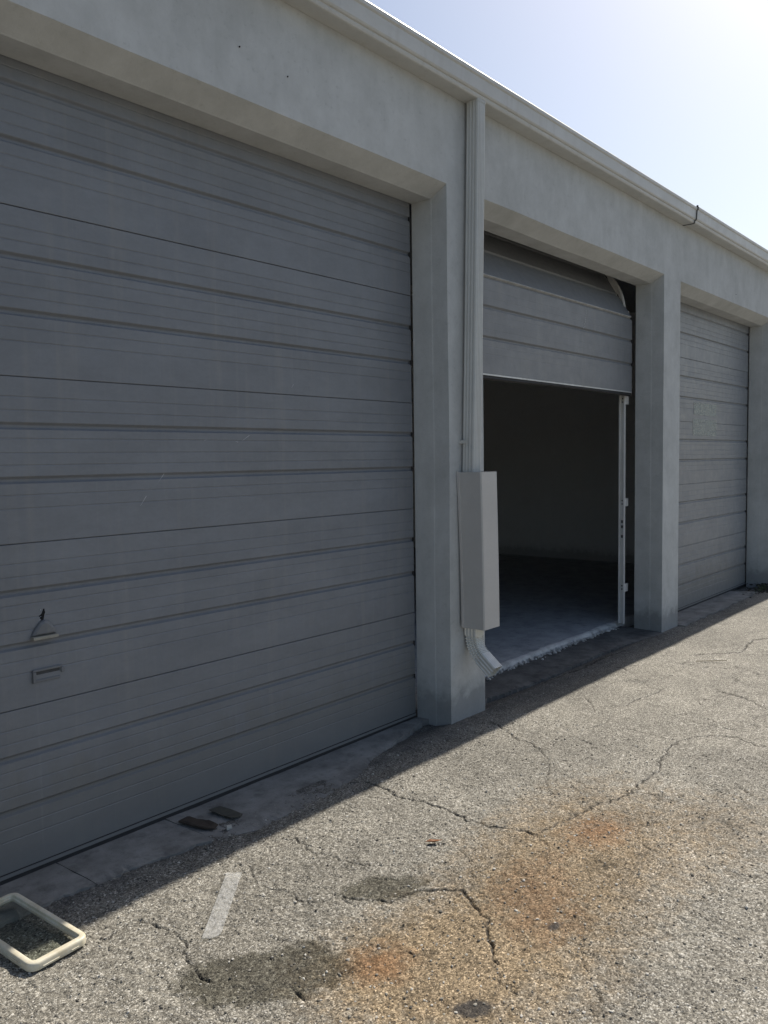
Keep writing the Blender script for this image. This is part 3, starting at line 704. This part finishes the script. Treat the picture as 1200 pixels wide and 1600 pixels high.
# ================================================================== THINGS ON THE GROUND
# cream plastic frame with a smoked pane
def plastic_frame():
    e = empty('framed_pane', (1.19, 2.55, 0)); tag(e, 'cream plastic frame with a dark pane lying on the ground beside the near door', 'frame')
    e.rotation_euler = (math.radians(.6), math.radians(-1.0), math.radians(3.0))
    hw_, hl = .098, .222
    def rrect(hx_, hy_, rad, n=7):
        out = []
        for (cx, cy, a0) in ((hx_-rad, hy_-rad, 0), (-hx_+rad, hy_-rad, 90), (-hx_+rad, -hy_+rad, 180), (hx_-rad, -hy_+rad, 270)):
            for i in range(n + 1):
                a = math.radians(a0 + 90*i/n); out.append((cx + rad*math.cos(a), cy + rad*math.sin(a)))
        return out
    prof = [(0, .010), (-.001, .036), (.0015, .043), (.006, .046), (.020, .0475), (.0235, .046), (.0245, .034), (.0275, .0325), (.030, .0315), (.030, .020), (.026, .018), (.024, .010)]  # inset from outline, height
    m = MB(); rings = []
    for ins, z in prof:
        ins *= .80
        rad = max(.004, .030 - ins); rings.append([(x, y, .004 + z*.68) for x, y in rrect(hw_ - ins, hl - ins, rad)])
    rings.append(rings[0]); m.loft(rings, caps=False)
    b = m.build('body', M['frame'], e, smooth=False, bevel=0)
    for pl in b.data.polygons: pl.use_smooth = True
    b.data.set_sharp_from_angle(angle=math.radians(38))
    pm = MB(); pm.loft([[(x, y, z) for x, y in rrect(hw_ - .021, hl - .021, .006)] for z in (.0150, .0165)]); pm.build('pane', M['pane'], e)
    for (x0_, x1_) in ((-.060, -.006), (.034, .060)):   # moulded rails on the outer faces
        MB().box((x0_, -hl - .0030, .0155), (x1_, -hl + .001, .019)).build('clip', M['frame'], e, bevel=.001)
    for (y0_, y1_) in ((-.17, -.06), (.03, .14)):
        MB().box((-hw_ - .0035, y0_, .022), (-hw_ + .001, y1_, .026)).build('clip', M['frame'], e, bevel=.001)
    return e
plastic_frame()
# clear plastic strip
def strip():
    A, Bp = Vector((1.863, 2.315, 0)), Vector((1.556, 2.058, 0)); d = (Bp - A).normalized(); n_ = Vector((d.y, -d.x, 0)); L = (Bp - A).length
    hw_ = .028; out = [(0, -hw_), (L*.98 + .012, -hw_)]
    out[1] = (L + .004, -hw_)
    for i in range(9):
        a = -math.pi/2 + math.pi/2 * i/8 ; out.append((L - .030 + .034*math.cos(a*0 + math.pi/2*(1 - i/8) - 0) * 1.0, hw_ - .034 + .034*math.sin(math.pi/2 * i/8)) if False else (L - .034 + .038*math.cos(math.pi/2*i/8), hw_ - .034 + .034*math.sin(math.pi/2*i/8)))
    out += [(0, hw_)]
    def P(u, v, z): q_ = A + d*u + n_*v*-1; return (q_.x, q_.y, z)
    m = MB(); m.loft([[P(u, v, z + .004*(1 - u/L)) for u, v in out] for z in (.0075, .0105)])
    o = m.build('plastic_strip', M['strip']); return tag(o, 'clear plastic strip with one rounded corner on sunlit asphalt', 'plastic strip')
strip()
# scraps on the apron
def scrap(name, pts, th, mat, label, cat, z, seed):
    r_ = random.Random(seed); n = len(pts); cx = sum(p[0] for p in pts)/n; cy = sum(p[1] for p in pts)/n
    m = MB(); m.loft([[(x, y, z + r_.uniform(0, .002)) for x, y in pts], [(x + r_.gauss(0, .001), y + r_.gauss(0, .001), z + th + r_.uniform(-.003, .004)) for x, y in pts], [(cx + (x-cx)*.8, cy + (y-cy)*.8, z + th + r_.uniform(-.001, .005)) for x, y in pts]])
    return tag(m.build(name, mat), label, cat)
scrap('wood_scrap', [(2.020, 2.872), (2.030, 2.80), (2.045, 2.735), (2.075, 2.700), (2.108, 2.716), (2.110, 2.765), (2.095, 2.80), (2.085, 2.83), (2.075, 2.885)], .007, M['wood'], 'splintered dark wood scrap on the apron by the near door', 'wood scrap', -.011, 1)
scrap('flat_scrap', [(2.175, 2.865), (2.176, 2.79), (2.182, 2.725), (2.215, 2.705), (2.245, 2.72), (2.240, 2.79), (2.232, 2.86)], .0035, M['shingle'], 'flat olive scrap beside the splintered wood on the apron', 'scrap', -.011, 2)
scrap('pebble', [(2.104, 2.655), (2.125, 2.648), (2.134, 2.664), (2.118, 2.674)], .010, M['stone'], 'small white pebble at the edge of the apron by the wood scrap', 'pebble', -.014, 3)
# brown dry leaf
lm = MB(); lf = [(-.026, 0, .004), (-.012, .008, .009), (.004, .011, .006), (.026, .004, .010), (.010, -.008, .012), (-.010, -.009, .010), (0, 0, .002)]
lm.v = lf; lm.f = [(0, 6, 1), (1, 6, 2), (2, 6, 3), (3, 6, 4), (4, 6, 5), (5, 6, 0)]
lo = lm.build('leaf', M['leaf'], loc=(2.52, 1.90, .003), fix=False); lo.scale = (1.3, 1.3, 1.1); lo.rotation_euler = (0, 0, math.radians(-55)); tag(lo, 'curled brown dry leaf on sunlit asphalt', 'leaf'); s_ = lo.modifiers.new('sheet', 'SOLIDIFY'); s_.thickness = .0008
# pale twig far out
tm = MB(); tm.loft([[(x, y + .003*math.cos(a), .008 + .003*math.sin(a)) for a in np.linspace(0, 6.28, 7)[:-1]] for x, y in ((-.11, 0), (-.04, .006), (.03, .002), (.12, .01))])
tw = tm.build('twig', M['twig'], loc=(6.05, 2.02, 0)); tw.rotation_euler = (0, 0, math.radians(-48)); tag(tw, 'pale straight twig on asphalt beyond the second pillar', 'twig')

# loose chips of aggregate: more than anyone could count
def gravel(name, n, sampler, smin, smax, mat, label, seed):
    r_ = np.random.default_rng(seed); ico = bmesh.new(); bmesh.ops.create_icosphere(ico, subdivisions=1, radius=1); ico.verts.ensure_lookup_table()
    bv = np.array([v.co[:] for v in ico.verts]); bf = np.array([[v.index for v in f.verts] for f in ico.faces]); ico.free()
    P = sampler(r_, n); n = len(P); s = r_.uniform(0, 1, n) ** 2.2 * (smax - smin) + smin
    A = r_.uniform(.6, 1.25, (n, 1, 3)) * np.array([1, 1, .62]); V = bv[None] * r_.uniform(.75, 1.2, (n, len(bv), 1)) * A * s[:, None, None]
    th = r_.uniform(0, 6.28, n); c, sn = np.cos(th)[:, None], np.sin(th)[:, None]
    W = V.copy(); W[:, :, 0] = V[:, :, 0]*c - V[:, :, 1]*sn; W[:, :, 1] = V[:, :, 0]*sn + V[:, :, 1]*c
    W += P[:, None, :]; F = (bf[None] + (np.arange(n) * len(bv))[:, None, None]).reshape(-1, 3)
    return tag(mesh_obj(name, W.reshape(-1, 3).tolist(), F.tolist(), mat), label, kind='stuff')
def ground_z(x, y):
    j = np.clip(np.searchsorted(gy, y), 0, nr - 1); i = np.clip(np.searchsorted(gx, x), 0, nc - 1); return Z[j*nc + i]
def yard(r_, n):
    x = r_.uniform(.95, 4.2, n); y = r_.uniform(.6, 2.62, n); return np.column_stack([x, y, ground_z(x, y) + .0008])
gs = plain('gravel_grain', (.42, .40, .35), .8)
k = N('mixed_chips'); rnd = k.n('NewGeometry').outputs['Random Per Island']
M['chips'] = k.done(k.ramp(rnd, [(0, (.05, .048, .045)), (.3, (.16, .15, .13)), (.6, (.30, .28, .24)), (.85, (.48, .46, .42)), (1, (.56, .54, .49))]), .85, spec=.12)
gravel('gravel', 5200, yard, .0022, .0062, M['chips'], 'loose pale stone chips strewn over the asphalt', 77)
def edge_line(r_, n):
    x = r_.uniform(1.0, 9.4, n); y = 2.60 + r_.normal(0, .05, n); y = np.minimum(y, 2.71); return np.column_stack([x, y, np.full(n, -.016)])
gravel('gravel', 900, edge_line, .002, .006, M['chips'], 'fine grit gathered along the foot of the wall', 78)
def thresh(r_, n):
    x = r_.uniform(X2 + .05, X3 - .1, n); y = 3.09 + r_.normal(0, .018, n); return np.column_stack([x, y, np.full(n, .000) + r_.uniform(-.002, .012, n)])
gravel('gravel', 420, thresh, .004, .019, M['rubble'], 'crumbled concrete bits along the broken floor edge of the open bay', 79)
# soil and weeds caught at the foot of the far pillar
def soil(r_, n):
    x = r_.normal(9.95, .22, n); y = 2.70 + r_.normal(0, .06, n); return np.column_stack([x, y, -.014 + .03*np.exp(-((x-9.95)/.25)**2) * r_.uniform(0, 1, n)])
gravel('soil', 700, soil, .004, .02, M['soil'], 'dark soil and litter heaped at the foot of the far pillar', 80)
wm = MB(); wr = random.Random(9)
for i in range(60):
    x, y = wr.gauss(9.8, .16), wr.gauss(2.69, .035); a = wr.uniform(0, 6.28); L = wr.uniform(.02, .06); h = wr.uniform(.008, .03); w_ = .004
    j = len(wm.v); wm.v += [(x - w_*math.sin(a), y + w_*math.cos(a), -.012), (x + w_*math.sin(a), y - w_*math.cos(a), -.012), (x + L*.6*math.cos(a), y + L*.6*math.sin(a), h), (x + L*math.cos(a), y + L*math.sin(a), h*.75)]
    wm.f += [(j, j+1, j+2), (j, j+2, j+3)]
tag(wm.build('weeds', M['weed'], fix=False), 'low green weeds at the foot of the far pillar', kind='stuff')
